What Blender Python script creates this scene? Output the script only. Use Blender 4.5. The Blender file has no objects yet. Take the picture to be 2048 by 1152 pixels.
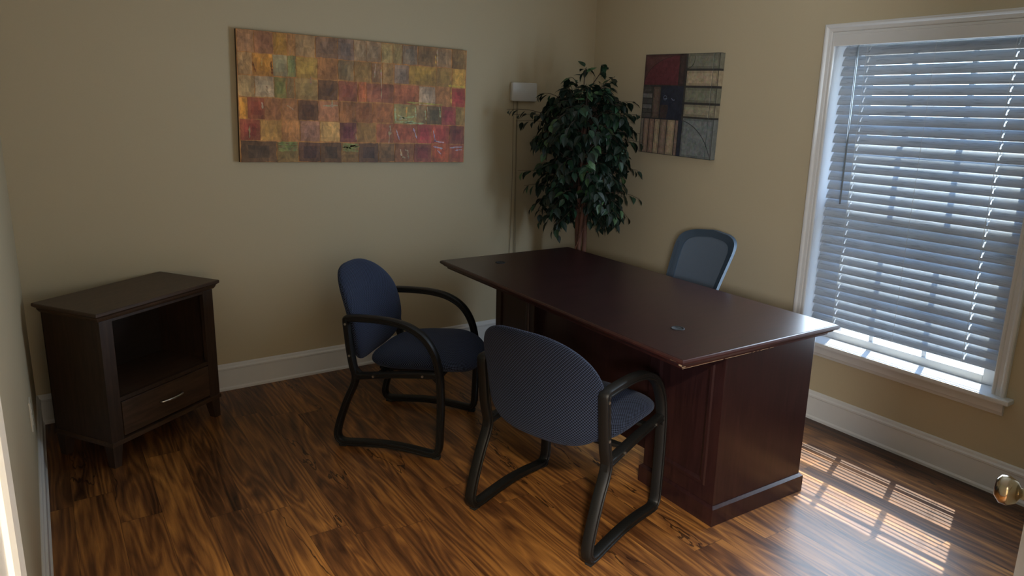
import bpy, bmesh, math, random
from math import sin, cos, pi, radians, sqrt
from mathutils import Vector, Matrix
random.seed(7)
S = bpy.context.scene
COL = S.collection

# ------------------------------------------------------------------ camera
cam_d = bpy.data.cameras.new('camera')
cam = bpy.data.objects.new('camera', cam_d); COL.objects.link(cam)
R_ = Vector((0.84143, -0.54003, 0.0188)); U_ = Vector((0.10749, 0.20137, 0.9736)); F_ = Vector((0.52956, 0.8172, -0.22749))
m = Matrix((R_, U_, -F_)).transposed().to_4x4(); m.translation = Vector((-3.351, -4.031, 1.599))
cam.matrix_world = m
cam_d.sensor_width = 36; cam_d.lens = 1437.15 / 2048 * 36
cam_d.shift_x = 21.9 / 2048; cam_d.shift_y = -30.9 / 2048
cam_d.clip_start = 0.004; cam_d.clip_end = 200
S.camera = cam

# ------------------------------------------------------------------ view, world, sun, large lights
S.view_settings.view_transform = 'Standard'; S.view_settings.look = 'None'
S.view_settings.exposure = 0.0; S.view_settings.gamma = 1.0; S.view_settings.use_curve_mapping = False
w = bpy.data.worlds.new('sky'); S.world = w; w.use_nodes = True
wn = w.node_tree.nodes; wl = w.node_tree.links
bg = wn['Background']
tc = wn.new('ShaderNodeTexCoord'); sx = wn.new('ShaderNodeSeparateXYZ'); rp = wn.new('ShaderNodeValToRGB')
wl.new(tc.outputs['Generated'], sx.inputs[0]); wl.new(sx.outputs['Z'], rp.inputs[0]); wl.new(rp.outputs[0], bg.inputs[0])
rp.color_ramp.elements[0].position = 0.0; rp.color_ramp.elements[0].color = (0.72, 0.84, 1.0, 1)
rp.color_ramp.elements[1].position = 0.6; rp.color_ramp.elements[1].color = (0.30, 0.52, 1.0, 1)
bg.inputs[1].default_value = 4.5

def look(o, d):
    o.rotation_euler = Vector(d).to_track_quat('-Z', 'Y').to_euler()
def light(name, kind, loc, d, energy, color, **kw):
    l = bpy.data.lights.new(name, kind); l.energy = energy; l.color = color
    for k, v in kw.items(): setattr(l, k, v)
    o = bpy.data.objects.new(name, l); COL.objects.link(o); o.location = loc; look(o, d); return o
light('sun', 'SUN', (6, 0, 8), (-1, -0.363, -1.75), 13.0, (1.0, 0.93, 0.82), angle=radians(0.3))
# fill light added inside the blind to boost the daylight, hidden from camera
wlt = light('window_fill', 'AREA', (-0.03, -2.29, 1.15), (-1, 0.0, 0.05), 40, (0.66, 0.82, 1.0), shape='RECTANGLE', size=0.86, size_y=1.4)
wlt.visible_camera = False
# hallway ceiling lamp and two added fill lights shining through the doorway
light('hall_ceiling_lamp', 'AREA', (-3.40, -4.55, 2.42), (0, 0.0, -1), 135, (1.0, 0.86, 0.62), shape='DISK', size=0.26)
light('hall_fill', 'AREA', (-3.1, -5.7, 1.55), (0.18, 1, 0.0), 14, (1.0, 0.92, 0.78), shape='RECTANGLE', size=1.0, size_y=1.2)  # soft general fill, added behind the camera
light('hall_side_fill', 'AREA', (-4.35, -5.15, 1.75), (0.80, 0.72, -0.02), 92, (0.92, 0.94, 1.0), shape='DISK', size=0.45)  # fill added out of view, left in the hall, to brighten the right wall

# ------------------------------------------------------------------ helpers
def mat(name):
    m = bpy.data.materials.new(name); m.use_nodes = True
    return m, m.node_tree.nodes, m.node_tree.links, m.node_tree.nodes['Principled BSDF']
def simple(name, c, rough=0.5, metal=0.0, noise=0.0, scale=60, bump=0.0, spec=0.5, coat=0.0):
    m, n, l, b = mat(name)
    b.inputs['Base Color'].default_value = (*c, 1); b.inputs['Roughness'].default_value = rough
    b.inputs['Metallic'].default_value = metal; b.inputs['Specular IOR Level'].default_value = spec
    b.inputs['Coat Weight'].default_value = coat
    if noise or bump:
        t = n.new('ShaderNodeTexCoord'); ns = n.new('ShaderNodeTexNoise'); ns.inputs['Scale'].default_value = scale; ns.inputs['Detail'].default_value = 6
        l.new(t.outputs['Object'], ns.inputs['Vector'])
        if noise:
            mx = n.new('ShaderNodeMix'); mx.data_type = 'RGBA'
            mx.inputs['A'].default_value = (*[x * (1 - noise) for x in c], 1); mx.inputs['B'].default_value = (*[min(1, x * (1 + noise)) for x in c], 1)
            l.new(ns.outputs['Fac'], mx.inputs['Factor']); l.new(mx.outputs['Result'], b.inputs['Base Color'])
        if bump:
            bp = n.new('ShaderNodeBump'); bp.inputs['Strength'].default_value = bump; bp.inputs['Distance'].default_value = 0.002
            l.new(ns.outputs['Fac'], bp.inputs['Height']); l.new(bp.outputs[0], b.inputs['Normal'])
    return m
def wood(name, dark, light_, rough=0.35, scale=(3, 30, 30), coat=0.0, bump=0.05, spec=0.5):
    m, n, l, b = mat(name)
    t = n.new('ShaderNodeTexCoord'); mp = n.new('ShaderNodeMapping'); mp.inputs['Scale'].default_value = scale
    ns = n.new('ShaderNodeTexNoise'); ns.inputs['Scale'].default_value = 2.5; ns.inputs['Detail'].default_value = 8; ns.inputs['Distortion'].default_value = 0.6
    rp = n.new('ShaderNodeValToRGB'); rp.color_ramp.elements[0].position = 0.3; rp.color_ramp.elements[1].position = 0.72
    rp.color_ramp.elements[0].color = (*dark, 1); rp.color_ramp.elements[1].color = (*light_, 1)
    l.new(t.outputs['Object'], mp.inputs[0]); l.new(mp.outputs[0], ns.inputs['Vector']); l.new(ns.outputs['Fac'], rp.inputs[0]); l.new(rp.outputs[0], b.inputs['Base Color'])
    b.inputs['Roughness'].default_value = rough; b.inputs['Coat Weight'].default_value = coat; b.inputs['Coat Roughness'].default_value = 0.15
    b.inputs['Specular IOR Level'].default_value = spec
    bp = n.new('ShaderNodeBump'); bp.inputs['Strength'].default_value = bump; bp.inputs['Distance'].default_value = 0.001
    l.new(ns.outputs['Fac'], bp.inputs['Height']); l.new(bp.outputs[0], b.inputs['Normal'])
    return m

def link(name, me, mat_, parent=None, smooth=False):
    o = bpy.data.objects.new(name, me); COL.objects.link(o)
    if mat_: me.materials.append(mat_)
    if parent: o.parent = parent
    if smooth:
        for p in me.polygons: p.use_smooth = True
    return o
class MB:
    """collects shapes into one mesh"""
    def __init__(s): s.bm = bmesh.new()
    def box(s, x0, x1, y0, y1, z0, z1, bev=0.0, mtx=None):
        r = bmesh.ops.create_cube(s.bm, size=1.0); vs = r['verts']
        for v in vs: v.co = Vector(((x0 + x1) / 2 + v.co.x * (x1 - x0), (y0 + y1) / 2 + v.co.y * (y1 - y0), (z0 + z1) / 2 + v.co.z * (z1 - z0)))
        if bev:
            es = list({e for v in vs for e in v.link_edges})
            r2 = bmesh.ops.bevel(s.bm, geom=es, offset=bev, segments=2, profile=0.6, affect='EDGES'); vs = list({v for f in r2['faces'] for v in f.verts} | {v for v in vs if v.is_valid})
        if mtx:
            for v in vs: v.co = mtx @ v.co
        return s
    def cyl(s, p0, p1, r0, r1=None, seg=16, caps=True):
        r1 = r0 if r1 is None else r1
        p0, p1 = Vector(p0), Vector(p1); d = p1 - p0
        q = d.to_track_quat('Z', 'Y').to_matrix().to_4x4(); q.translation = (p0 + p1) / 2
        bmesh.ops.create_cone(s.bm, cap_ends=caps, segments=seg, radius1=r0, radius2=r1, depth=d.length, matrix=q); return s
    def tube(s, pts, rad, seg=8):
        pts = [Vector(p) for p in pts]; rings = []
        up = Vector((0.3, 0.2, 1)).normalized()
        for i, p in enumerate(pts):
            d = (pts[min(i + 1, len(pts) - 1)] - pts[max(i - 1, 0)]).normalized()
            a = d.cross(up)
            if a.length < 1e-3: a = d.cross(Vector((1, 0, 0)))
            a.normalize(); b = d.cross(a)
            r = rad[i] if isinstance(rad, (list, tuple)) else rad
            rings.append([s.bm.verts.new(p + a * (r * cos(2 * pi * k / seg)) + b * (r * sin(2 * pi * k / seg))) for k in range(seg)])
        for i in range(len(rings) - 1):
            for k in range(seg): s.bm.faces.new((rings[i][k], rings[i][(k + 1) % seg], rings[i + 1][(k + 1) % seg], rings[i + 1][k]))
        s.bm.faces.new(rings[0][::-1]); s.bm.faces.new(rings[-1]); return s
    def lathe(s, prof, c=(0, 0, 0), seg=32, mtx=None):
        rings = []
        for r, z in prof:
            rings.append([s.bm.verts.new(Vector((c[0] + max(r, 1e-5) * cos(2 * pi * k / seg), c[1] + max(r, 1e-5) * sin(2 * pi * k / seg), c[2] + z))) for k in range(seg)])
        for i in range(len(rings) - 1):
            for k in range(seg): s.bm.faces.new((rings[i][k], rings[i][(k + 1) % seg], rings[i + 1][(k + 1) % seg], rings[i + 1][k]))
        if mtx:
            for rg in rings:
                for v in rg: v.co = mtx @ v.co
        return s
    def prof(s, poly, axis, a, b, mtx=None):
        """extrude a closed 2D polygon. axis 'x': poly=(y,z); 'y': poly=(x,z); 'z': poly=(x,y)"""
        def P(p, t): return Vector((t, p[0], p[1])) if axis == 'x' else Vector((p[0], t, p[1])) if axis == 'y' else Vector((p[0], p[1], t))
        A = [s.bm.verts.new(P(p, a)) for p in poly]; B = [s.bm.verts.new(P(p, b)) for p in poly]
        n = len(poly)
        for i in range(n): s.bm.faces.new((A[i], A[(i + 1) % n], B[(i + 1) % n], B[i]))
        s.bm.faces.new(A[::-1]); s.bm.faces.new(B)
        if mtx:
            for v in A + B: v.co = mtx @ v.co
        return s
    def build(s, name, mat_, parent=None, smooth=False, recalc=True):
        if recalc: bmesh.ops.recalc_face_normals(s.bm, faces=s.bm.faces[:])
        me = bpy.data.meshes.new(name); s.bm.to_mesh(me); s.bm.free()
        return link(name, me, mat_, parent, smooth)
def autosmooth(o, ang=35):
    me = o.data
    for p in me.polygons: p.use_smooth = True
    bm = bmesh.new(); bm.from_mesh(me)
    for e in bm.edges:
        if len(e.link_faces) == 2 and e.calc_face_angle(0) > radians(ang): e.smooth = False
    bm.to_mesh(me); bm.free(); return o
def thing(name, label, cat, loc=(0, 0, 0), rz=0, group=None):
    o = bpy.data.objects.new(name, None); COL.objects.link(o); o.location = loc; o.rotation_euler = (0, 0, rz)
    o.empty_display_size = 0.1; return tag(o, label, cat, group)
def tag(o, label, cat, group=None):
    o['label'] = label; o['category'] = cat
    if group: o['group'] = group
    return o
def struct(o): o['kind'] = 'structure'; return o
def cat_rom(pts, n=8, closed=False):
    out = []; N = len(pts)
    rng = range(N) if closed else range(N - 1)
    for i in rng:
        g = (lambda k: pts[k % N]) if closed else (lambda k: pts[min(max(k, 0), N - 1)])
        p0, p1, p2, p3 = g(i - 1), g(i), g(i + 1), g(i + 2)
        for k in range(n):
            t = k / n
            out.append(tuple(0.5 * ((2 * b) + (c - a) * t + (2 * a - 5 * b + 4 * c - d) * t * t + (3 * b - a - 3 * c + d) * t ** 3) for a, b, c, d in zip(p0, p1, p2, p3)))
    if not closed: out.append(tuple(pts[-1]))
    return out
def srgb(r, g, b, k=1.0):
    f = lambda c: min(1.0, k * ((c / 255 + 0.055) / 1.055) ** 2.4) if c > 10 else k * c / 255 / 12.92
    return (f(r), f(g), f(b))

# ------------------------------------------------------------------ materials
M = {}
M['wall'] = simple('tan_wall_paint', (0.50, 0.42, 0.275), 0.62, noise=0.03, scale=140, bump=0.12, spec=0.35)
M['ceiling'] = simple('ceiling_paint', (0.75, 0.72, 0.66), 0.8, noise=0.02, bump=0.1)
M['trim'] = simple('white_trim_paint', (0.66, 0.65, 0.62), 0.35, noise=0.02, scale=20, spec=0.4)
M['vinyl'] = simple('white_window_vinyl', (0.70, 0.73, 0.76), 0.35, noise=0.01)
M['hall_wall'] = simple('hall_wall_paint', (0.62, 0.55, 0.42), 0.8, noise=0.02)
M['outdoor'] = simple('outdoor_ground', (0.42, 0.42, 0.38), 0.9, noise=0.2, scale=2)
M['brick'] = simple('outer_wall', (0.45, 0.40, 0.36), 0.9, noise=0.2, scale=12)
M['desk'] = wood('dark_mahogany', (0.020, 0.0075, 0.0080), (0.038, 0.0135, 0.0135), 0.30, (30, 2.2, 30), coat=0.15)
M['desk_v'] = wood('dark_mahogany_upright', (0.017, 0.0065, 0.0068), (0.032, 0.0115, 0.0110), 0.30, (30, 30, 2.2), coat=0.10)
M['edge'] = wood('mahogany_edge', (0.034, 0.011, 0.010), (0.062, 0.020, 0.016), 0.32, (20, 2, 20))
M['worn'] = simple('bare_worn_wood', (0.36, 0.26, 0.17), 0.6, noise=0.3, scale=200)
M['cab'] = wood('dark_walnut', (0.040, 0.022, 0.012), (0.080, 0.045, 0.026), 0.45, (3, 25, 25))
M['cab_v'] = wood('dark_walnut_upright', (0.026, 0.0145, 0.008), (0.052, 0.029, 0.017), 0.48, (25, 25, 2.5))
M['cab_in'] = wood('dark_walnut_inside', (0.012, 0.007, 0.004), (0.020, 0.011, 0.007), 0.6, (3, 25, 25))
M['nickel'] = simple('brushed_nickel', (0.75, 0.72, 0.66), 0.28, 1.0, noise=0.03, scale=200)
M['plastic'] = simple('black_moulded_plastic', (0.008, 0.008, 0.0078), 0.46, noise=0.12, scale=400, bump=0.15, spec=0.4)
M['rubber'] = simple('black_rubber', (0.012, 0.012, 0.012), 0.8, noise=0.1)
M['screw'] = simple('steel_screw', (0.55, 0.52, 0.45), 0.35, 1.0, noise=0.05)
M['chime'] = simple('ivory_plastic', (0.62, 0.61, 0.57), 0.45, noise=0.05, scale=25)
M['wire'] = simple('pale_wire', (0.24, 0.20, 0.13), 0.5, noise=0.02)
M['plate'] = simple('outlet_plastic', (0.62, 0.58, 0.48), 0.4, noise=0.01)
M['slot'] = simple('dark_slot', (0.03, 0.03, 0.03), 0.6, noise=0.01)
M['knob'] = simple('satin_brass_knob', (0.60, 0.52, 0.38), 0.18, 1.0, noise=0.02)
M['door'] = simple('cream_door_paint', (0.60, 0.53, 0.36), 0.4, noise=0.02, scale=10)
M['cord'] = simple('white_cord', (0.75, 0.78, 0.80), 0.6, noise=0.02)
M['wandm'] = simple('clear_grey_wand', (0.16, 0.19, 0.21), 0.3, noise=0.02)
M['office'] = simple('blue_grey_plastic', (0.034, 0.056, 0.082), 0.45, noise=0.08, scale=200)
M['chair_metal'] = simple('dark_chair_base', (0.03, 0.03, 0.035), 0.4, noise=0.05)
M['office_seat'] = simple('black_seat_fabric', (0.02, 0.022, 0.03), 0.9, noise=0.2, scale=300, bump=0.3)
M['pot'] = simple('wicker_pot', (0.16, 0.09, 0.045), 0.7, noise=0.3, scale=50, bump=0.5)
M['soil'] = simple('dried_moss', (0.06, 0.055, 0.025), 0.95, noise=0.5, scale=80, bump=0.8)
M['bark'] = wood('red_brown_bark', (0.07, 0.028, 0.016), (0.20, 0.085, 0.05), 0.7, (30, 30, 4), bump=0.5)
M['twig'] = simple('brown_twig', (0.05, 0.03, 0.018), 0.7, noise=0.2)
M['canvas'] = simple('canvas_edge', (0.075, 0.045, 0.022), 0.8, noise=0.2, scale=30)

def mesh_fabric_mat():
    m, n, l, b = mat('blue_grey_mesh')
    t = n.new('ShaderNodeTexCoord'); sp = n.new('ShaderNodeSeparateXYZ'); l.new(t.outputs['Object'], sp.inputs[0])
    ws = []
    for ax in ('Y', 'Z'):
        a = n.new('ShaderNodeMath'); a.operation = 'MULTIPLY'; a.inputs[1].default_value = 1600; l.new(sp.outputs[ax], a.inputs[0])
        s_ = n.new('ShaderNodeMath'); s_.operation = 'SINE'; l.new(a.outputs[0], s_.inputs[0]); ws.append(s_)
    mu = n.new('ShaderNodeMath'); mu.operation = 'MAXIMUM'; l.new(ws[0].outputs[0], mu.inputs[0]); l.new(ws[1].outputs[0], mu.inputs[1])
    mr = n.new('ShaderNodeMapRange'); mr.inputs['From Min'].default_value = -0.6; mr.inputs['From Max'].default_value = 0.4
    mr.inputs['To Min'].default_value = 0.55; l.new(mu.outputs[0], mr.inputs['Value'])
    b.inputs['Base Color'].default_value = (0.085, 0.12, 0.165, 1); b.inputs['Roughness'].default_value = 0.8
    l.new(mr.outputs[0], b.inputs['Alpha']); return m
M['mesh'] = mesh_fabric_mat()

def glass_mat():
    m, n, l, b = mat('window_glass'); n.remove(b)
    tr = n.new('ShaderNodeBsdfTransparent'); gl = n.new('ShaderNodeBsdfGlossy'); gl.inputs['Roughness'].default_value = 0.02
    tr.inputs[0].default_value = (0.93, 0.97, 0.97, 1)
    lw = n.new('ShaderNodeLayerWeight'); lw.inputs['Blend'].default_value = 0.5
    pw = n.new('ShaderNodeMath'); pw.operation = 'POWER'; pw.inputs[1].default_value = 5.0; l.new(lw.outputs['Facing'], pw.inputs[0])
    fr = n.new('ShaderNodeMath'); fr.operation = 'MULTIPLY_ADD'; fr.inputs[1].default_value = 0.6; fr.inputs[2].default_value = 0.03; l.new(pw.outputs[0], fr.inputs[0])
    mx = n.new('ShaderNodeMixShader')
    l.new(fr.outputs[0], mx.inputs[0]); l.new(tr.outputs[0], mx.inputs[1]); l.new(gl.outputs[0], mx.inputs[2])
    l.new(mx.outputs[0], n['Material Output'].inputs[0]); return m
M['glass'] = glass_mat()

def slat_mat():
    m, n, l, b = mat('white_grained_slat')
    t = n.new('ShaderNodeTexCoord'); mp = n.new('ShaderNodeMapping'); mp.inputs['Scale'].default_value = (10, 3.0, 70)
    ns = n.new('ShaderNodeTexNoise'); ns.inputs['Scale'].default_value = 3; ns.inputs['Detail'].default_value = 4; ns.inputs['Distortion'].default_value = 1.2
    l.new(t.outputs['Object'], mp.inputs[0]); l.new(mp.outputs[0], ns.inputs['Vector'])
    rp = n.new('ShaderNodeValToRGB'); rp.color_ramp.elements[0].position = 0.36; rp.color_ramp.elements[1].position = 0.46
    rp.color_ramp.elements[0].color = (0.36, 0.40, 0.44, 1); rp.color_ramp.elements[1].color = (0.55, 0.60, 0.65, 1)
    l.new(ns.outputs['Fac'], rp.inputs[0]); l.new(rp.outputs[0], b.inputs['Base Color'])
    b.inputs['Roughness'].default_value = 0.4
    tl = n.new('ShaderNodeBsdfTranslucent'); tl.inputs[0].default_value = (0.50, 0.62, 0.74, 1)
    mx = n.new('ShaderNodeMixShader'); mx.inputs[0].default_value = 0.20
    l.new(b.outputs[0], mx.inputs[1]); l.new(tl.outputs[0], mx.inputs[2]); l.new(mx.outputs[0], n['Material Output'].inputs[0])
    bp = n.new('ShaderNodeBump'); bp.inputs['Strength'].default_value = 0.3; bp.inputs['Distance'].default_value = 0.001
    l.new(ns.outputs['Fac'], bp.inputs['Height']); l.new(bp.outputs[0], b.inputs['Normal']); return m
M['slat'] = slat_mat()

def fabric_mat():
    m, n, l, b = mat('navy_scale_fabric')
    uv = n.new('ShaderNodeUVMap'); sp = n.new('ShaderNodeSeparateXYZ'); l.new(uv.outputs[0], sp.inputs[0])
    def mth(op, a, c):
        q = n.new('ShaderNodeMath'); q.operation = op
        for i, v in enumerate((a, c)):
            if v is None: continue
            if isinstance(v, (int, float)): q.inputs[i].default_value = v
            else: l.new(v, q.inputs[i])
        return q.outputs[0]
    P = pi / 0.0128
    a = mth('ABSOLUTE', mth('SINE', mth('MULTIPLY', mth('ADD', sp.outputs['X'], sp.outputs['Y']), P), None), None)
    c = mth('ABSOLUTE', mth('SINE', mth('MULTIPLY', mth('SUBTRACT', sp.outputs['X'], sp.outputs['Y']), P), None), None)
    mn = mth('MULTIPLY', a, c)
    rp = n.new('ShaderNodeValToRGB'); l.new(mn, rp.inputs[0])
    rp.color_ramp.elements[0].position = 0.05; rp.color_ramp.elements[1].position = 0.36
    rp.color_ramp.elements[0].color = (0.065, 0.088, 0.160, 1); rp.color_ramp.elements[1].color = (0.004, 0.0055, 0.013, 1)
    l.new(rp.outputs[0], b.inputs['Base Color']); b.inputs['Roughness'].default_value = 0.85
    b.inputs['Sheen Weight'].default_value = 0.12; b.inputs['Sheen Tint'].default_value = (0.5, 0.6, 0.9, 1)
    b.inputs['Specular IOR Level'].default_value = 0.2
    bp = n.new('ShaderNodeBump'); bp.inputs['Strength'].default_value = 0.5; bp.inputs['Distance'].default_value = 0.0015
    l.new(mn, bp.inputs['Height']); l.new(bp.outputs[0], b.inputs['Normal']); return m
M['fabric'] = fabric_mat()

def floor_mat():
    m, n, l, b = mat('acacia_laminate_planks')
    def N(t, **k):
        q = n.new(t)
        for a, v in k.items(): setattr(q, a, v)
        return q
    def mth(op, a, c=None):
        q = N('ShaderNodeMath', operation=op)
        for i, v in enumerate((a, c)):
            if v is None: continue
            if isinstance(v, (int, float)): q.inputs[i].default_value = v
            else: l.new(v, q.inputs[i])
        return q.outputs[0]
    t = N('ShaderNodeTexCoord'); sp = N('ShaderNodeSeparateXYZ'); l.new(t.outputs['Object'], sp.inputs[0])
    W, L = 0.148, 1.22
    ux = mth('DIVIDE', mth('ADD', sp.outputs['X'], 2.926 + 10 * W), W); ix = mth('FLOOR', ux); fx = mth('SUBTRACT', ux, ix)
    # pseudo random stagger per row
    wn1 = N('ShaderNodeTexWhiteNoise', noise_dimensions='1D'); l.new(ix, wn1.inputs['W'])
    uy = mth('ADD', mth('DIVIDE', sp.outputs['Y'], L), mth('MULTIPLY', wn1.outputs['Value'], 3.0)); iy = mth('FLOOR', uy); fy = mth('SUBTRACT', uy, iy)
    cb = N('ShaderNodeCombineXYZ'); l.new(ix, cb.inputs[0]); l.new(iy, cb.inputs[1])
    wn2 = N('ShaderNodeTexWhiteNoise', noise_dimensions='3D'); l.new(cb.outputs[0], wn2.inputs['Vector'])
    off = N('ShaderNodeVectorMath', operation='SCALE'); l.new(wn2.outputs['Color'], off.inputs[0]); off.inputs['Scale'].default_value = 40
    ad = N('ShaderNodeVectorMath', operation='ADD'); l.new(t.outputs['Object'], ad.inputs[0]); l.new(off.outputs[0], ad.inputs[1])
    mp = N('ShaderNodeMapping'); mp.inputs['Scale'].default_value = (6.0, 0.62, 1); l.new(ad.outputs[0], mp.inputs[0])
    n1 = N('ShaderNodeTexNoise'); n1.inputs['Scale'].default_value = 1.05; n1.inputs['Detail'].default_value = 2.5; n1.inputs['Roughness'].default_value = 0.5; n1.inputs['Distortion'].default_value = 0.35
    l.new(mp.outputs[0], n1.inputs['Vector'])
    # contour rings from the noise = cathedral grain
    rg = mth('FRACT', mth('MULTIPLY', n1.outputs['Fac'], 15.0))
    tri = mth('ABSOLUTE', mth('SUBTRACT', mth('MULTIPLY', rg, 2.0), 1.0))
    mp2 = N('ShaderNodeMapping'); mp2.inputs['Scale'].default_value = (48, 2.2, 1); l.new(ad.outputs[0], mp2.inputs[0])
    n2 = N('ShaderNodeTexNoise'); n2.inputs['Scale'].default_value = 1.3; n2.inputs['Detail'].default_value = 7; n2.inputs['Roughness'].default_value = 0.65; n2.inputs['Distortion'].default_value = 0.8
    l.new(mp2.outputs[0], n2.inputs['Vector'])
    mp3 = N('ShaderNodeMapping'); mp3.inputs['Scale'].default_value = (6.5, 0.8, 1); l.new(ad.outputs[0], mp3.inputs[0])
    n3 = N('ShaderNodeTexNoise'); n3.inputs['Scale'].default_value = 1.4; n3.inputs['Detail'].default_value = 4; n3.inputs['Distortion'].default_value = 0.8
    l.new(mp3.outputs[0], n3.inputs['Vector'])
    v = mth('ADD', mth('ADD', mth('MULTIPLY', tri, 0.17), mth('MULTIPLY', n2.outputs['Fac'], 0.50)), mth('MULTIPLY', n3.outputs['Fac'], 0.66))
    v = mth('ADD', v, mth('MULTIPLY', mth('SUBTRACT', wn2.outputs['Value'], 0.5), 0.20))
    rp = N('ShaderNodeValToRGB'); l.new(v, rp.inputs[0]); e = rp.color_ramp.elements
    e[0].position = 0.38; e[0].color = (0.022, 0.008, 0.003, 1)
    e[1].position = 0.96; e[1].color = (0.50, 0.225, 0.055, 1)
    q = e.new(0.52); q.color = (0.075, 0.028, 0.010, 1)
    q = e.new(0.66); q.color = (0.165, 0.065, 0.020, 1)
    q = e.new(0.80); q.color = (0.32, 0.135, 0.035, 1)
    # cracks / dark figure lines
    mp4 = N('ShaderNodeMapping'); mp4.inputs['Scale'].default_value = (3.6, 0.62, 1); l.new(ad.outputs[0], mp4.inputs[0])
    n4 = N('ShaderNodeTexNoise'); n4.inputs['Scale'].default_value = 1.0; n4.inputs['Detail'].default_value = 5; n4.inputs['Roughness'].default_value = 0.6; l.new(mp4.outputs[0], n4.inputs['Vector'])
    cr = mth('LESS_THAN', mth('ABSOLUTE', mth('SUBTRACT', n4.outputs['Fac'], 0.62)), 0.0042)
    ex = mth('LESS_THAN', mth('MINIMUM', fx, mth('SUBTRACT', 1.0, fx)), 0.0075)
    ey = mth('LESS_THAN', mth('MINIMUM', fy, mth('SUBTRACT', 1.0, fy)), 0.0010)
    seam = mth('MAXIMUM', ex, ey)
    dk = mth('MAXIMUM', mth('MULTIPLY', seam, 0.55), mth('MULTIPLY', cr, 0.8))
    mx = N('ShaderNodeMix', data_type='RGBA'); l.new(dk, mx.inputs['Factor']); l.new(rp.outputs[0], mx.inputs['A']); mx.inputs['B'].default_value = (0.012, 0.005, 0.003, 1)
    l.new(mx.outputs['Result'], b.inputs['Base Color'])
    b.inputs['Roughness'].default_value = 0.40; b.inputs['Specular IOR Level'].default_value = 0.5
    bp = N('ShaderNodeBump'); bp.inputs['Strength'].default_value = 0.25; bp.inputs['Distance'].default_value = 0.001
    h = mth('SUBTRACT', mth('MULTIPLY', n2.outputs['Fac'], 0.5), seam); l.new(h, bp.inputs['Height']); l.new(bp.outputs[0], b.inputs['Normal'])
    return m
M['floor'] = floor_mat()

def paint_mat(name, ns_scale=22, amt=0.45, streak=(1, 1, 1)):
    m, n, l, b = mat(name)
    at = n.new('ShaderNodeAttribute'); at.attribute_name = 'Col'
    t = n.new('ShaderNodeTexCoord'); mp = n.new('ShaderNodeMapping'); mp.inputs['Scale'].default_value = streak; l.new(t.outputs['Object'], mp.inputs[0])
    n1 = n.new('ShaderNodeTexNoise'); n1.inputs['Scale'].default_value = ns_scale; n1.inputs['Detail'].default_value = 8; n1.inputs['Roughness'].default_value = 0.65; n1.inputs['Distortion'].default_value = 0.7
    l.new(mp.outputs[0], n1.inputs['Vector'])
    mr = n.new('ShaderNodeMapRange'); l.new(n1.outputs['Fac'], mr.inputs['Value']); mr.inputs['From Min'].default_value = 0.3; mr.inputs['From Max'].default_value = 0.7
    mr.inputs['To Min'].default_value = 1 - amt; mr.inputs['To Max'].default_value = 1 + amt
    vm = n.new('ShaderNodeVectorMath'); vm.operation = 'SCALE'; l.new(at.outputs['Color'], vm.inputs[0]); l.new(mr.outputs[0], vm.inputs['Scale'])
    l.new(vm.outputs[0], b.inputs['Base Color']); b.inputs['Roughness'].default_value = 0.55
    bp = n.new('ShaderNodeBump'); bp.inputs['Strength'].default_value = 0.5; bp.inputs['Distance'].default_value = 0.002
    l.new(n1.outputs['Fac'], bp.inputs['Height']); l.new(bp.outputs[0], b.inputs['Normal']); return m
M['paint'] = paint_mat('rough_oil_paint', 30, 0.48, (1, 1, 0.55))
M['paint2'] = paint_mat('aged_print', 30, 0.30)

def leaf_mat():
    m, n, l, b = mat('silk_ficus_leaf')
    at = n.new('ShaderNodeAttribute'); at.attribute_name = 'Col'
    l.new(at.outputs['Color'], b.inputs['Base Color']); b.inputs['Roughness'].default_value = 0.42; b.inputs['Specular IOR Level'].default_value = 0.45
    return m
M['leaf'] = leaf_mat()

def colored(name, verts, faces, cols, mat_, parent=None, smooth=False):
    me = bpy.data.meshes.new(name); me.from_pydata(verts, [], faces)
    a = me.color_attributes.new('Col', 'FLOAT_COLOR', 'CORNER'); k = 0
    for p, c in zip(me.polygons, cols):
        for _ in p.loop_indices: a.data[k].color = (*c, 1); k += 1
    me.update(); return link(name, me, mat_, parent, smooth)

# ================================================================== SETTING
LX, FY, CZ = -3.47, -3.90, 2.60
b = MB(); b.box(-4.8, 0.0, -7.0, 0.0, -0.05, 0.0); struct(b.build('floor', M['floor']))
b = MB(); b.box(-4.8, 0.28, -7.0, 0.12, CZ, CZ + 0.1); struct(b.build('ceiling', M['ceiling']))
b = MB(); b.box(LX - 0.12, 0.28, 0.0, 0.12, -0.05, CZ); struct(b.build('wall_back', M['wall']))
b = MB(); b.box(LX - 0.12, LX, FY - 0.12, 0.0, -0.05, CZ); struct(b.build('wall_left', M['wall']))
# right wall with window opening
WY0, WY1, WZ0, WZ1 = -2.775, -1.805, 0.405, 1.975
b = MB()
b.box(0, 0.16, WY1, 0, -0.05, CZ); b.box(0, 0.16, -7.0, WY0, -0.05, CZ); b.box(0, 0.16, WY0, WY1, -0.05, WZ0); b.box(0, 0.16, WY0, WY1, WZ1, CZ)
struct(b.build('wall_right', M['wall']))
b = MB()
b.box(0.16, 0.28, -1.875, 0.12, -0.4, CZ); b.box(0.16, 0.28, -7.0, -2.80, -0.4, CZ); b.box(0.16, 0.28, -2.80, -1.875, -0.4, 0.40); b.box(0.16, 0.28, -2.80, -1.875, 1.87, CZ)
struct(b.build('wall_right_outer', M['brick']))
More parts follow.
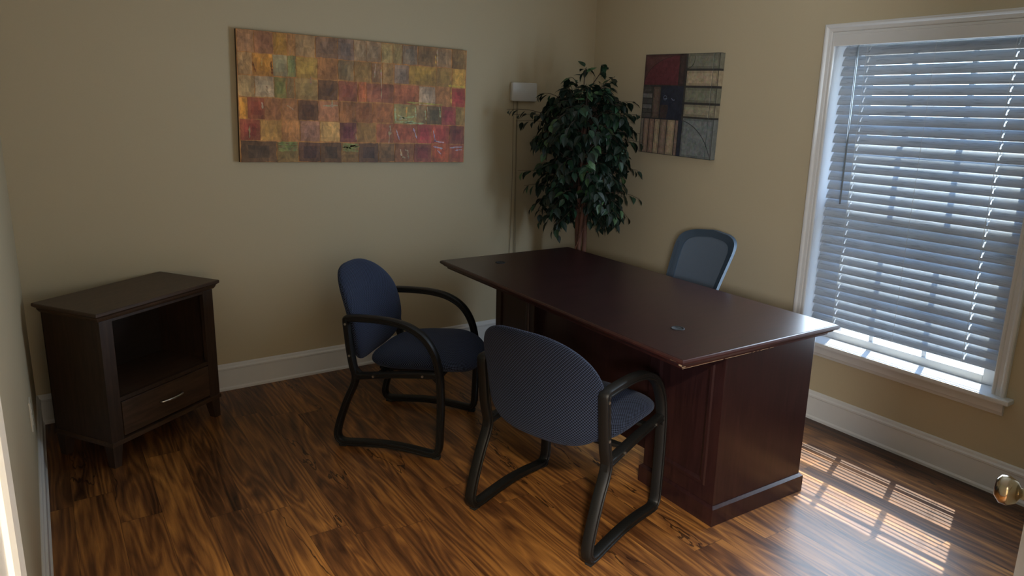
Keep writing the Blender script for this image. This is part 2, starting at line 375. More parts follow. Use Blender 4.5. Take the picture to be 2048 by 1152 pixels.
# front wall with doorway
DX0, DX1, DZ = -3.362, -2.552, 2.05
b = MB()
b.box(LX, DX0 - 0.012, FY - 0.12, FY, 0, CZ); b.box(DX1 + 0.012, 0, FY - 0.12, FY, 0, CZ); b.box(DX0 - 0.012, DX1 + 0.012, FY - 0.12, FY, DZ + 0.012, CZ)
struct(b.build('wall_front', M['wall']))
b = MB()
b.box(-4.8, LX - 0.12, FY - 0.12, FY, 0, CZ); b.box(-4.9, -4.8, -7.0, FY, 0, CZ); b.box(-4.9, 0, -7.1, -7.0, 0, CZ)
struct(b.build('wall_hallway', M['hall_wall']))
b = MB(); b.box(-40, 60, -50, 50, -0.6, -0.5); struct(b.build('ground', M['outdoor']))

# baseboards (profile: flat board, bead, cap, shoe)
def base_prof(s):
    return [(0, 0), (s * 0.022, 0), (s * 0.022, 0.012), (s * 0.016, 0.020), (s * 0.015, 0.118), (s * 0.018, 0.122), (s * 0.018, 0.130), (s * 0.011, 0.137), (s * 0.009, 0.147), (s * 0.004, 0.152), (0, 0.152)]
b = MB(); b.prof([(p[0] * 1, p[1]) for p in base_prof(-1)], 'x', LX, 0.0); struct(b.build('baseboard_back', M['trim']))
b = MB(); b.prof(base_prof(-1), 'y', FY, 0.0); struct(b.build('baseboard_right', M['trim']))
b = MB(); b.prof([(LX + p[0], p[1]) for p in base_prof(1)], 'y', FY + 0.02, 0.0); struct(b.build('baseboard_left', M['trim']))
b = MB(); b.prof([(FY + p[0], p[1]) for p in base_prof(1)], 'x', DX1 + 0.08, 0.0); struct(b.build('baseboard_front', M['trim']))

# door jamb + casing
b = MB()
b.box(DX0 - 0.012, DX0, FY - 0.13, FY + 0.004, 0, DZ); b.box(DX1, DX1 + 0.012, FY - 0.13, FY + 0.004, 0, DZ); b.box(DX0 - 0.012, DX1 + 0.012, FY - 0.13, FY + 0.004, DZ, DZ + 0.012)
for (y0, y1) in ((FY, FY + 0.018), (FY - 0.138, FY - 0.12)):
    b.box(max(DX0 - 0.075, LX + 0.002), DX0 + 0.0015, y0, y1, 0, DZ + 0.075, 0.003); b.box(DX1 + 0.004, DX1 + 0.08, y0, y1, 0, DZ + 0.075, 0.003); b.box(DX0 - 0.075, DX1 + 0.08, y0, y1, DZ + 0.004, DZ + 0.08, 0.003)
struct(b.build('trim_1', M['trim']))
# open door at the right of the doorway
th = radians(25.2)
door = struct(bpy.data.objects.new('door_1', None)); COL.objects.link(door); door.location = (DX1, FY + 0.022, 0); door.rotation_euler = (0, 0, th)
b = MB(); b.box(0.0, 0.76, -0.035, 0.0, 0.01, 2.03, 0.002)
for (x0, x1, z0, z1) in ((0.10, 0.34, 0.2, 0.8), (0.42, 0.66, 0.2, 0.8), (0.10, 0.34, 1.0, 1.85), (0.42, 0.66, 1.0, 1.85)):
    b.box(x0, x1, -0.002, 0.006, z0, z1, 0.004)
autosmooth(b.build('door_panel', M['door'], door))
b = MB(); km = Matrix.Translation((0.76 - 0.065, 0.0, 0.94)) @ Matrix.Rotation(-pi / 2, 4, 'X')
b.lathe([(0, 0), (0.030, 0.0), (0.030, 0.005), (0.012, 0.010), (0.010, 0.022), (0.020, 0.027), (0.027, 0.040), (0.025, 0.052), (0.014, 0.060), (0, 0.061)], seg=32, mtx=km)
b.build('door_knob', M['knob'], door, smooth=True)

# ------------------------------------------------------------------ window
win = struct(bpy.data.objects.new('window_1', None)); COL.objects.link(win); win.location = (0, 0, 0)
# casing : stepped profile mitred
def casing_ring(b, y0, y1, z0, z1, w, prof):
    """picture-frame left, top, right (open bottom). prof = (dist outward 0..w, protrusion)"""
    for i in range(len(prof) - 1):
        pass
    path = [(y1, z0), (y1, z1), (y0, z1), (y0, z0)]; dirs = [(1, 0), (1, 1), (-1, 1), (-1, 0)]
    rings = []
    for (y, z), (dy, dz) in zip(path, dirs):
        rings.append([b.bm.verts.new((-pr, y + dy * d, z + dz * d)) for d, pr in prof])
    for i in range(3):
        for k in range(len(prof) - 1): b.bm.faces.new((rings[i][k], rings[i][k + 1], rings[i + 1][k + 1], rings[i + 1][k]))
    b.bm.faces.new(rings[0]); b.bm.faces.new(rings[-1][::-1])
b = MB()
casing_ring(b, -2.752, -1.824, 0.43, 1.955, 0.055, [(0, 0), (0, 0.009), (0.004, 0.011), (0.012, 0.011), (0.016, 0.008), (0.020, 0.013), (0.034, 0.015), (0.038, 0.019), (0.044, 0.022), (0.052, 0.022), (0.055, 0.018), (0.055, 0)])
b.build('casing', M['trim'], win)
b = MB()
b.box(-0.055, 0.085, -2.838, -1.735, 0.412, 0.434, 0.006)
b.build('window_sill', M['trim'], win)
b = MB(); b.prof([(0, 0.412), (-0.018, 0.412), (-0.018, 0.368), (-0.014, 0.362), (-0.010, 0.350), (0, 0.348)], 'y', -2.808, -1.768); b.build('apron', M['trim'], win)
b = MB()
b.box(0.0, 0.17, -2.775, -2.757, 0.43, 1.975); b.box(0.0, 0.17, -1.822, -1.805, 0.43, 1.975); b.box(0.0, 0.17, -2.775, -1.805, 1.955, 1.975); b.box(0.085, 0.20, -2.775, -1.805, 0.405, 0.43)
b.build('window_frame', M['vinyl'], win)
def sash(x0, x1, z0, z1, name):
    s = MB(); GY0, GY1 = -2.672, -1.887
    s.box(x0, x1, -2.757, GY0, z0, z1, 0.003); s.box(x0, x1, GY1, -1.822, z0, z1, 0.003)
    s.box(x0, x1, GY0, GY1, z0, z0 + (0.040 if z0 < 0.6 else 0.04), 0.003); s.box(x0, x1, GY0, GY1, z1 - 0.042, z1, 0.003)
    zi0 = z0 + (0.040 if z0 < 0.6 else 0.04); zi1 = z1 - 0.042; xm = (x0 + x1) / 2
    for y in (-2.147, -2.408): s.box(xm - 0.008, xm + 0.008, y - 0.010, y + 0.010, zi0, zi1)
    s.box(xm - 0.007, xm + 0.007, GY0, GY1, (zi0 + zi1) / 2 - 0.010, (zi0 + zi1) / 2 + 0.010)
    o = s.build(name, M['vinyl'], win)
    g = MB(); g.box(xm - 0.002, xm + 0.002, GY0, GY1, zi0, zi1); g.build('pane', M['glass'], o)
sash(0.086, 0.120, 0.432, 1.145, 'lower_sash')
sash(0.124, 0.158, 1.105, 1.955, 'upper_sash')

# ------------------------------------------------------------------ window blind
bl = thing('window_blind', 'white faux-wood slatted blind closed over the window', 'window blind', (0, -2.29, 1.95))
def B_(v): return Matrix.Translation((0, 2.29, -1.95))
T = B_(0)
b = MB(); b.box(-0.012, 0.0, -2.754, -1.822, 1.906, 1.957, 0.002, T); b.build('valance', M['trim'], bl)
b = MB(); b.box(0.012, 0.062, -2.748, -1.832, 1.915, 1.953, 0.002, T); b.build('headrail', M['vinyl'], bl)
TILT = radians(61); SW, ST, SXC = 0.0250, 0.0016, 0.045
b = MB(); NS = 30
for k in range(NS):
    zt = 1.904 - 0.0462 * k; zc = zt - SW * sin(TILT)
    def section(t0, t1, n_):
        up_, dn_ = [], []
        for i in range(n_ + 1):
            t = t0 + (t1 - t0) * i / n_; an = TILT - radians(21) * t; a_ = SW * t; hgt = 0.0046 * (1 - t * t); th_ = ST * (1.0 if abs(t) < 0.99 else 0.6)
            px_ = SXC + a_ * cos(TILT) - hgt * sin(TILT); pz_ = zc + a_ * sin(TILT) + hgt * cos(TILT)
            up_.append((px_ - th_ * sin(an), pz_ + th_ * cos(an))); dn_.append((px_ + th_ * sin(an), pz_ - th_ * cos(an)))
        return dn_ + up_[::-1]
    jy = random.uniform(-0.001, 0.001)
    ys = [-2.747 + jy, -2.6095, -2.6025, -1.9815, -1.9745, -1.848 + jy]
    for q_ in (0, 2, 4): b.prof(section(-1, 1, 8), 'y', ys[q_], ys[q_ + 1], T)
    for q_ in (1, 3): b.prof(section(-1, -0.50, 2), 'y', ys[q_], ys[q_ + 1], T); b.prof(section(0.62, 1, 2), 'y', ys[q_], ys[q_ + 1], T)
b.build('slats', M['slat'], bl)
for y in (-1.978, -2.292, -2.606):
    b = MB()
    b.cyl(T @ Vector((0.018, y, 1.915)), T @ Vector((0.018, y, 0.53)), 0.0008, seg=6)
    b.cyl(T @ Vector((0.074, y, 1.915)), T @ Vector((0.074, y, 0.53)), 0.0008, seg=6)
    b.build('ladder_cord', M['cord'], bl)
for y in (-1.978, -2.606):
    b = MB(); b.cyl(T @ Vector((SXC, y, 1.915)), T @ Vector((SXC, y, 0.53)), 0.0011, seg=6); b.build('lift_cord', M['cord'], bl)
b = MB(); b.cyl(T @ Vector((-0.012, -1.950, 1.900)), T @ Vector((-0.010, -1.955, 1.150)), 0.0042, seg=6); b.cyl(T @ Vector((-0.006, -1.950, 1.912)), T @ Vector((-0.012, -1.950, 1.895)), 0.002, seg=6)
b.build('tilt_wand', M['wandm'], bl)

# ================================================================== DESK
A = -1.5894
desk = thing('executive_desk', 'large dark mahogany executive desk with two cable grommets', 'desk', (-1.513, -0.565, 0), A)
DW, DD, DH = 1.845, 0.89, 0.75
b = MB()
# ogee edged top: rings
prof = [(0.010, 0.75), (0.004, 0.748), (0.0, 0.742), (0.0, 0.736), (0.004, 0.731), (0.012, 0.727), (0.018, 0.720), (0.030, 0.716), (0.032, 0.706)]
rings = []
for ins, z in prof: rings.append([b.bm.verts.new(p) for p in ((ins, ins, z), (DW - ins, ins, z), (DW - ins, DD - ins, z), (ins, DD - ins, z))])
for i in range(len(rings) - 1):
    for k in range(4): b.bm.faces.new((rings[i][k], rings[i][(k + 1) % 4], rings[i + 1][(k + 1) % 4], rings[i + 1][k]))
b.bm.faces.new(rings[-1])
b.build('top_edge', M['edge'], desk)
b = MB(); b.box(0.009, DW - 0.009, 0.009, DD - 0.009, 0.744, 0.7505); b.build('desktop', M['desk'], desk)
# pedestals
def pedestal(x0, x1, name):
    y0, y1 = 0.287, 0.817
    s = MB(); s.box(x0, x1, y0, y1, 0.078, 0.708, 0.0015)
    o = s.build(name, M['desk_v'], desk)
    s = MB(); s.box(x0 - 0.013, x1 + 0.013, y0 - 0.013, y1 + 0.013, 0.0, 0.072); 
    s.prof([(0, 0)] * 0 + [(y0 - 0.013, 0.072), (y1 + 0.013, 0.072), (y1 + 0.002, 0.082), (y0 - 0.002, 0.082)], 'x', x0 - 0.002, x1 + 0.002)
    pr = [[(x0 - 0.013, y0 - 0.013, 0.072), (x1 + 0.013, y0 - 0.013, 0.072), (x1 + 0.013, y1 + 0.013, 0.072), (x0 - 0.013, y1 + 0.013, 0.072)],
          [(x0 - 0.001, y0 - 0.001, 0.082), (x1 + 0.001, y0 - 0.001, 0.082), (x1 + 0.001, y1 + 0.001, 0.082), (x0 - 0.001, y1 + 0.001, 0.082)]]
    vs = [[s.bm.verts.new(p) for p in r] for r in pr]
    for k in range(4): s.bm.faces.new((vs[0][k], vs[0][(k + 1) % 4], vs[1][(k + 1) % 4], vs[1][k]))
    s.build('plinth', M['desk_v'], desk)
    # raised moulding frame on the visitor side
    s = MB(); fx0, fx1, fz0, fz1 = x0 + 0.048, x1 - 0.048, 0.145, 0.655
    def frame(d0, d1, p0, p1):
        r0 = [(fx0 + d0, fz0 + d0), (fx1 - d0, fz0 + d0), (fx1 - d0, fz1 - d0), (fx0 + d0, fz1 - d0)]
        r1 = [(fx0 + d1, fz0 + d1), (fx1 - d1, fz0 + d1), (fx1 - d1, fz1 - d1), (fx0 + d1, fz1 - d1)]
        a = [s.bm.verts.new((x, y0 - p0, z)) for x, z in r0]; c = [s.bm.verts.new((x, y0 - p1, z)) for x, z in r1]
        for k in range(4): s.bm.faces.new((a[k], a[(k + 1) % 4], c[(k + 1) % 4], c[k]))
        return c
    frame(0, 0.004, 0, 0.007); frame(0.004, 0.016, 0.007, 0.007); frame(0.016, 0.030, 0.007, 0.001)
    s.build('panel_moulding', M['desk_v'], desk)
    # drawers on the user side
    for i, (z0, z1) in enumerate(((0.10, 0.38), (0.39, 0.54), (0.55, 0.70))):
        s = MB(); s.box(x0 + 0.015, x1 - 0.015, y1, y1 + 0.016, z0, z1, 0.002); dr = s.build('drawer', M['desk_v'], desk)
        s = MB(); zc = (z0 + z1) / 2; xc = (x0 + x1) / 2
        s.tube([(xc - 0.05, y1 + 0.016, zc), (xc - 0.048, y1 + 0.036, zc), (xc + 0.048, y1 + 0.036, zc), (xc + 0.05, y1 + 0.016, zc)], 0.004); s.build('handle', M['nickel'], dr, True)
    return o
pedestal(0.139, 0.525, 'left_pedestal'); pedestal(1.395, 1.790, 'right_pedestal')
b = MB(); b.box(0.525, 1.395, 0.325, 0.343, 0.127, 0.708); b.build('modesty_panel', M['desk_v'], desk)
b = MB(); b.box(0.525, 1.395, 0.325, 0.80, 0.68, 0.707); b.build('underframe', M['desk_v'], desk)
Dm = Matrix.Translation((-1.513, -0.565, 0)) @ Matrix.Rotation(A, 4, 'Z'); Di = Dm.inverted()
for (gx, gy) in ((-1.249, -0.778), (-1.283, -2.131)):
    p = Di @ Vector((gx, gy, 0.7505))
    b = MB(); b.lathe([(0.0, 0.0008), (0.020, 0.0008), (0.0205, 0.0026), (0.026, 0.0026), (0.0275, 0.0012), (0.0275, -0.001)], c=(p.x, p.y, 0.7505), seg=36)
    g = b.build('grommet', M['rubber'], desk, True)
    b = MB(); b.prof([(p.x + 0.012 * cos(a), p.y + 0.007 + 0.010 * sin(a)) for a in [pi * k / 8 for k in range(9)]], 'z', 0.7512, 0.7518); b.build('cable_hole', M['slot'], g)
# worn light edge on the short side and a chip on the near corner
b = MB()
random.seed(3); n = 46; y = 0.035
pts = []
for i in range(n):
    yy = 0.034 + (DD - 0.40) * i / (n - 1); pts.append(yy)
for i in range(n - 1):
    w_ = random.choice((0.0, 0.0003, 0.0007, 0.0002)); 
    if random.random() < 0.12 and i > 12: continue
    b.box(DW - 0.0335, DW - 0.0312, pts[i], pts[i + 1], 0.7052, 0.7052 + 0.0012 + w_)
b.box(DW - 0.020, DW - 0.006, 0.0015, 0.0028, 0.7285, 0.7345); b.box(DW - 0.060, DW - 0.030, 0.0, 0.0012, 0.737, 0.7395); b.box(DW - 0.019, DW - 0.014, 0.016, 0.030, 0.7195, 0.7215)
b.build('worn_edge', M['worn'], desk)

# ================================================================== OPEN CABINET
KA = 0.5986
cab = thing('media_cabinet', 'dark walnut media cabinet with open shelf and one drawer', 'cabinet', (-3.207, -0.730, 0), KA)
KW, KD, KH = 0.688, 0.400, 0.7208
b = MB(); prof = [(0.003, KH), (0.0, KH - 0.003), (0.0, KH - 0.014), (0.006, KH - 0.019), (0.012, KH - 0.024), (0.014, KH - 0.032), (0.020, KH - 0.042), (0.026, KH - 0.044)]
rings = [[b.bm.verts.new(p) for p in ((i, i, z), (KW - i, i, z), (KW - i, KD - i, z), (i, KD - i, z))] for i, z in prof]
for i in range(len(rings) - 1):
    for k in range(4): b.bm.faces.new((rings[i][k], rings[i][(k + 1) % 4], rings[i + 1][(k + 1) % 4], rings[i + 1][k]))
b.bm.faces.new(rings[0]); b.bm.faces.new(rings[-1]); b.build('top', M['cab'], cab)
bx0, bx1, by0, by1 = 0.030, KW - 0.030, 0.030, KD - 0.012
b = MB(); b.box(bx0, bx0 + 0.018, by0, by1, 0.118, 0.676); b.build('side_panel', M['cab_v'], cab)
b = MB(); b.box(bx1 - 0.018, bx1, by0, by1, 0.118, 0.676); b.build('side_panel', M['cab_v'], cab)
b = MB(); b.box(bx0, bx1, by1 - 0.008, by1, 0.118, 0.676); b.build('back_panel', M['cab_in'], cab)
b = MB()
b.box(bx0 - 0.003, bx0 + 0.060, by0 - 0.006, by0 + 0.016, 0.118, 0.676, 0.001); b.box(bx1 - 0.060, bx1 + 0.003, by0 - 0.006, by0 + 0.016, 0.118, 0.676, 0.001)
b.box(bx0 + 0.060, bx1 - 0.060, by0 - 0.004, by0 + 0.016, 0.664, 0.676); b.box(bx0 + 0.060, bx1 - 0.060, by0 - 0.004, by0 + 0.016, 0.296, 0.314)
b.build('face_frame', M['cab_v'], cab)
b = MB(); b.box(bx0 + 0.018, bx1 - 0.018, by0 + 0.016, by1 - 0.008, 0.296, 0.312); b.build('shelf', M['cab'], cab)
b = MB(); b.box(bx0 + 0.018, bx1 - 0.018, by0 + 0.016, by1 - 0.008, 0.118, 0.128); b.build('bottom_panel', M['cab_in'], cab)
b = MB(); b.box(bx0 + 0.063, bx1 - 0.063, by0 - 0.008, by0 + 0.012, 0.134, 0.292, 0.0015); dr = b.build('drawer', M['cab'], cab)
b = MB(); xc = (bx0 + bx1) / 2 + 0.012
pts = [(xc - 0.064, by0 - 0.009, 0.216), (xc - 0.060, by0 - 0.020, 0.217)] + [(xc + 0.060 * t, by0 - 0.020 - 0.012 * (1 - t * t), 0.217) for t in (-.8, -.5, 0, .5, .8)] + [(xc + 0.060, by0 - 0.020, 0.217), (xc + 0.064, by0 - 0.009, 0.216)]
b.tube(pts, [0.004, 0.0045, 0.005, 0.006, 0.0065, 0.006, 0.005, 0.0045, 0.004]); b.build('handle', M['nickel'], dr, True)
b = MB(); b.prof([(bx0 - 0.006, 0.102), (bx1 + 0.006, 0.102), (bx1 + 0.006, 0.114), (bx1 + 0.002, 0.122), (bx0 - 0.002, 0.122), (bx0 - 0.006, 0.114)], 'y', by0 - 0.012, by1)
b.build('base_moulding', M['cab'], cab)
for (x, y, sx_) in ((bx0, by0, 1), (bx1, by0, -1), (bx0, by1 - 0.05, 1), (bx1, by1 - 0.05, -1)):
    b = MB(); w1, w0 = 0.052, 0.034
    top = [(x, y - 0.004, 0.104), (x + sx_ * w1, y - 0.004, 0.104), (x + sx_ * w1, y + w1 - 0.004, 0.104), (x, y + w1 - 0.004, 0.104)]
    bot = [(x, y - 0.004, 0.0), (x + sx_ * w0, y - 0.004, 0.0), (x + sx_ * w0, y + w0, 0.0), (x, y + w0, 0.0)]
    vt = [b.bm.verts.new(p) for p in top]; vb = [b.bm.verts.new(p) for p in bot]
    for k in range(4): b.bm.faces.new((vb[k], vb[(k + 1) % 4], vt[(k + 1) % 4], vt[k]))
    b.bm.faces.new(vt); b.bm.faces.new(vb); b.build('leg', M['cab_v'], cab)

# ================================================================== GUEST CHAIRS
def sweep_planar(b, path, y, t, w, closed):
    """path: list of (s,z,(thickness scale)) in the plane y=const; channel-like section"""
    sec = [(-1, -0.72), (-0.72, -1), (-0.42, -1), (-0.30, -0.86), (0.30, -0.86), (0.42, -1), (0.72, -1), (1, -0.72), (1, 0.72), (0.72, 1), (0.42, 1), (0.30, 0.86), (-0.30, 0.86), (-0.42, 1), (-0.72, 1), (-1, 0.72)]
    N = len(path); rings = []
    for i, p in enumerate(path):
        a = path[(i - 1) % N] if closed or i > 0 else p; c = path[(i + 1) % N] if closed or i < N - 1 else p
        dx, dz = c[0] - a[0], c[1] - a[1]; L = math.hypot(dx, dz) or 1; nx, nz = -dz / L, dx / L
        tt = t * (p[2] if len(p) > 2 else 1)
        rings.append([b.bm.verts.new((p[0] + nx * tt * u, y + w * v_, p[1] + nz * tt * u)) for u, v_ in sec])
    m = len(sec)
    for i in range(N if closed else N - 1):
        r0, r1 = rings[i], rings[(i + 1) % N]
        for k in range(m): b.bm.faces.new((r0[k], r0[(k + 1) % m], r1[(k + 1) % m], r1[k]))
    if not closed: b.bm.faces.new(rings[0]); b.bm.faces.new(rings[-1][::-1])
def cushion(outline, T0, fn, nr=14, pw=2.6, top_only=1.0, scale=1.0):
    """closed pillow; outline list (u,v); fn(u,v,h)->xyz; returns mesh with uv in metres"""
    n = len(outline); cu = sum(p[0] for p in outline) / n; cv = sum(p[1] for p in outline) / n
    verts, faces, uvs = [], [], []
    def ringset(sign):
        out = []
        for j in range(nr + 1):
            r = sin(j / nr * pi / 2); h = T0 * max(0.0, (1 - r ** pw)) ** (1 / 2.2)
            if j == nr: h = 0
            ring = []
            for (u, v_) in outline:
                uu, vv = cu + (u - cu) * r, cv + (v_ - cv) * r
                ring.append(len(verts)); verts.append(fn(uu, vv, sign * h)); rd = math.hypot(u - cu, v_ - cv); uvs.append((uu + (u - cu) / rd * (T0 - h), vv + (v_ - cv) / rd * (T0 - h)))
            out.append(ring)
        return out
    f = ringset(1); bk = ringset(-1)
    for rs, flip in ((f, False), (bk, True)):
        for j in range(nr):
            for k in range(n):
                q = (rs[j][k], rs[j][(k + 1) % n], rs[j + 1][(k + 1) % n], rs[j + 1][k]); faces.append(q[::-1] if flip else q)
    me = bpy.data.meshes.new('cushion'); me.from_pydata(verts, [], faces)
    ul = me.uv_layers.new(name='UVMap')
    for lp in me.loops: ul.data[lp.index].uv = uvs[lp.vertex_index]
    bm = bmesh.new(); bm.from_mesh(me); bmesh.ops.remove_doubles(bm, verts=bm.verts[:], dist=1e-6); bmesh.ops.recalc_face_normals(bm, faces=bm.faces[:]); bm.to_mesh(me); bm.free()
    return me
def superell(cx, cy, rx, ry, n, N=72, f=None):
    out = []
    for k in range(N):
        a = 2 * pi * k / N; c, s_ = cos(a), sin(a)
        u = rx * abs(c) ** (2 / n) * (1 if c >= 0 else -1); v_ = ry * abs(s_) ** (2 / n) * (1 if s_ >= 0 else -1)
        if f: u, v_ = f(u, v_)
        out.append((cx + u, cy + v_))
    return out
FRAME = [(0.056, 0.628), (0.062, 0.565), (0.070, 0.49), (0.081, 0.42), (0.094, 0.365), (0.082, 0.315), (0.050, 0.245), (0.018, 0.16), (-0.004, 0.085), (-0.006, 0.048),
         (0.010, 0.026), (0.045, 0.021), (0.14, 0.030), (0.28, 0.037), (0.42, 0.032), (0.53, 0.022), (0.572, 0.026), (0.590, 0.050),
         (0.591, 0.12), (0.590, 0.22), (0.585, 0.32), (0.572, 0.42), (0.540, 0.510), (0.480, 0.583), (0.39, 0.628), (0.28, 0.646), (0.17, 0.648), (0.09, 0.645), (0.062, 0.642)]
FSC = lambda p: ((p[0] if p[0] < 0.1 else 0.1 + (p[0] - 0.1) * (0.817 + 0.094 * p[1])), p[1] * 0.992)
FRAME = [FSC(p) for p in FRAME]
RAIL = [(0.090, 0.362, 1.2), (0.13, 0.366, 1.0), (0.20, 0.376, .9), (0.30, 0.390, .9), (0.42, 0.402, .9), (0.47, 0.406, .95), (0.515, 0.406, 1.2)]
def make_chair(label, loc, rz):
    c = thing('guest_chair', label, 'chair', loc, rz, None)
    for sgn in (1, -1):
        b = MB(); y = sgn * 0.277
        sweep_planar(b, cat_rom(FRAME, 6, True), y, 0.0150, 0.020, True)
        sweep_planar(b, cat_rom([p for p in RAIL], 5), y, 0.0150, 0.018, False)
        # webs in the Y junctions
        b.prof([(0.075, 0.335), (0.105, 0.345), (0.14, 0.366), (0.10, 0.40), (0.083, 0.40)], 'y', y - 0.013, y + 0.013)
        b.prof([(0.47, 0.395), (0.512, 0.36), (0.512, 0.44), (0.49, 0.42)], 'y', y - 0.013, y + 0.013)
        fr = b.build('side_frame', M['plastic'], c); autosmooth(fr, 50)
        for (s_, z) in ((0.057, 0.612), (0.073, 0.462), (0.19, 0.374), (0.43, 0.402)):
            q = MB(); q.cyl((s_, y + sgn * 0.016, z), (s_, y + sgn * 0.0215, z), 0.0055, seg=12); q.build('screw', M['screw'], fr)
        for s_ in (0.008, 0.478):
            q = MB(); q.box(s_ - 0.006, s_ + 0.030, y - 0.014, y + 0.014, 0.0, 0.016, 0.002); q.build('foot_glide', M['rubber'], fr)
    # seat
    def sf(u, v_): return u, v_ * (1.0 + 0.10 * (u / 0.29)) * 1.0
    ol = superell(0.362, 0, 0.260, 0.262, 3.2, 80, lambda u, v_: (u, v_ * (0.97 + 0.06 * max(0, u / 0.260) - 0.16 * max(0, u / 0.260) ** 3)))
    def fseat(u, v_, h):
        d = (u - 0.362) / 0.260
        base = 0.428 + 0.020 * d - 0.052 * max(0, d) ** 2.5 + 0.008 * (abs(v_) / 0.24) ** 2
        return (u, v_, base + (h if h > 0 else h * 1.0))
    seat = link('seat', cushion(ol, 0.056, fseat), M['fabric'], c, True)
    b = MB(); b.prof([(0.18, -0.20), (0.50, -0.20), (0.50, 0.20), (0.18, 0.20)], 'z', 0.378, 0.392); b.build('seat_pan', M['plastic'], c)
    b = MB(); b.box(0.20, 0.23, -0.265, 0.265, 0.376, 0.390, 0.003); b.box(0.42, 0.45, -0.265, 0.265, 0.378, 0.392, 0.003); b.build('cross_bar', M['plastic'], c)
    # backrest
    ol = superell(0, 0.614, 0.268, 0.223, 3.2, 84, lambda u, v_: (u * (1.0 - 0.20 * (v_ / 0.223) ** 2 if v_ > 0 else 1.0 + 0.06 * (v_ / 0.223) ** 2), v_))
    def fback(u, v_, h):
        zz = v_ - 0.614
        x = 0.076 - 0.240 * zz - 1.09 * zz * zz * (1 if zz > 0 else 0.769) - 0.452 * (0.270 ** 2 - u * u) + h
        return (x, u, v_)
    link('backrest', cushion(ol, 0.042, fback, pw=3.2), M['fabric'], c, True)
    return c
make_chair('navy fabric guest chair nearer the painting wall, its front turned toward the desk', (-2.062, -0.779, 0), radians(-47.5))
make_chair('navy fabric guest chair nearest the viewer, back turned, pulled up to the desk', (-1.930, -2.048, 0), radians(17.8))

# ================================================================== OFFICE CHAIR behind the desk
oc = thing('office_chair', 'blue-grey mesh-back office chair behind the desk', 'office chair', (-0.62, -1.42, 0), radians(180 + 2))
# local +x = facing direction (toward desk, world -x)
def back_pt(u, v_):   # u lateral (-1..1), v 0..1 up
    z = 0.50 + 0.455 * v_
    wdt = 0.187 + 0.016 * v_ - 0.03 * (1 - v_)
    x = -0.165 - 0.16 * v_ - 0.10 * v_ * v_ * 0.3 + 0.035 * (u * u)
    return x, u * wdt, z
def outline_back(n=72, k=1.0):
    pts = []
    for i in range(n):
        a = 2 * pi * i / n; cc, ss = cos(a), sin(a)
        u = abs(cc) ** (2 / 8.0) * (1 if cc >= 0 else -1); v_ = 0.5 + 0.5 * abs(ss) ** (2 / 7.0) * (1 if ss >= 0 else -1)
        v_ = v_ - 0.075 * max(0, v_ - 0.5) * 2 * (u * u)
        pts.append((u * k, 0.5 + (v_ - 0.5) * (1 - (1 - k) * 0.8)))
    return pts
b = MB(); o_out = outline_back(k=1.0); o_in = outline_back(k=0.80)
ro, ri, ro2, ri2 = [], [], [], []
for (u, v_), (u2, v2) in zip(o_out, o_in):
    p = Vector(back_pt(u, v_)); q = Vector(back_pt(u2, v2))
    ro.append(b.bm.verts.new(p + Vector((0.012, 0, 0)))); ri.append(b.bm.verts.new(q + Vector((0.006, 0, 0))))
    ro2.append(b.bm.verts.new(p - Vector((0.012, 0, 0)))); ri2.append(b.bm.verts.new(q - Vector((0.006, 0, 0))))
n = len(ro)
for k in range(n):
    j = (k + 1) % n
    b.bm.faces.new((ro[k], ro[j], ri[j], ri[k])); b.bm.faces.new((ro2[k], ri2[k], ri2[j], ro2[j])); b.bm.faces.new((ro[k], ro2[k], ro2[j], ro[j])); b.bm.faces.new((ri[k], ri[j], ri2[j], ri2[k]))
autosmooth(b.build('back_frame', M['office'], oc), 40)
b = MB(); cv = b.bm.verts.new(back_pt(0, 0.5)); prev = None; rows = []
for r in (0.25, 0.5, 0.75, 1.0):
    rows.append([b.bm.verts.new(back_pt(u * r, 0.5 + (v_ - 0.5) * r)) for u, v_ in outline_back(k=0.83)])
for k in range(n): b.bm.faces.new((cv, rows[0][k], rows[0][(k + 1) % n]))
for i in range(3):
    for k in range(n): b.bm.faces.new((rows[i][k], rows[i + 1][k], rows[i + 1][(k + 1) % n], rows[i][(k + 1) % n]))
b.build('back_mesh', M['mesh'], oc, True)
b = MB()
for s_ in (-0.93, -0.86): # ribs of the frame side
    b.tube([Vector(back_pt(s_, t)) + Vector((0.0125, 0, 0)) for t in (0.1, 0.3, 0.5, 0.7, 0.82)], 0.0016, 6)
b.build('frame_rib', M['office'], oc, True)
ol = superell(0.06, 0, 0.23, 0.235, 3.2, 60)
me = cushion(ol, 0.030, lambda u, v_, h: (u, v_, 0.455 + h)); link('seat', me, M['office_seat'], oc, True)
b = MB(); b.box(-0.10, 0.16, -0.11, 0.11, 0.395, 0.428, 0.006); b.tube([(-0.05, 0, 0.41), (-0.15, 0, 0.41), (-0.195, 0, 0.44), (-0.190, 0, 0.52), (-0.215, 0, 0.60)], [0.02, 0.022, 0.022, 0.02, 0.016]); b.build('tilt_mechanism', M['chair_metal'], oc, True)
b = MB(); b.cyl((0, 0, 0.10), (0, 0, 0.26), 0.028); b.cyl((0, 0, 0.26), (0, 0, 0.40), 0.015); b.build('gas_lift', M['chair_metal'], oc, True)
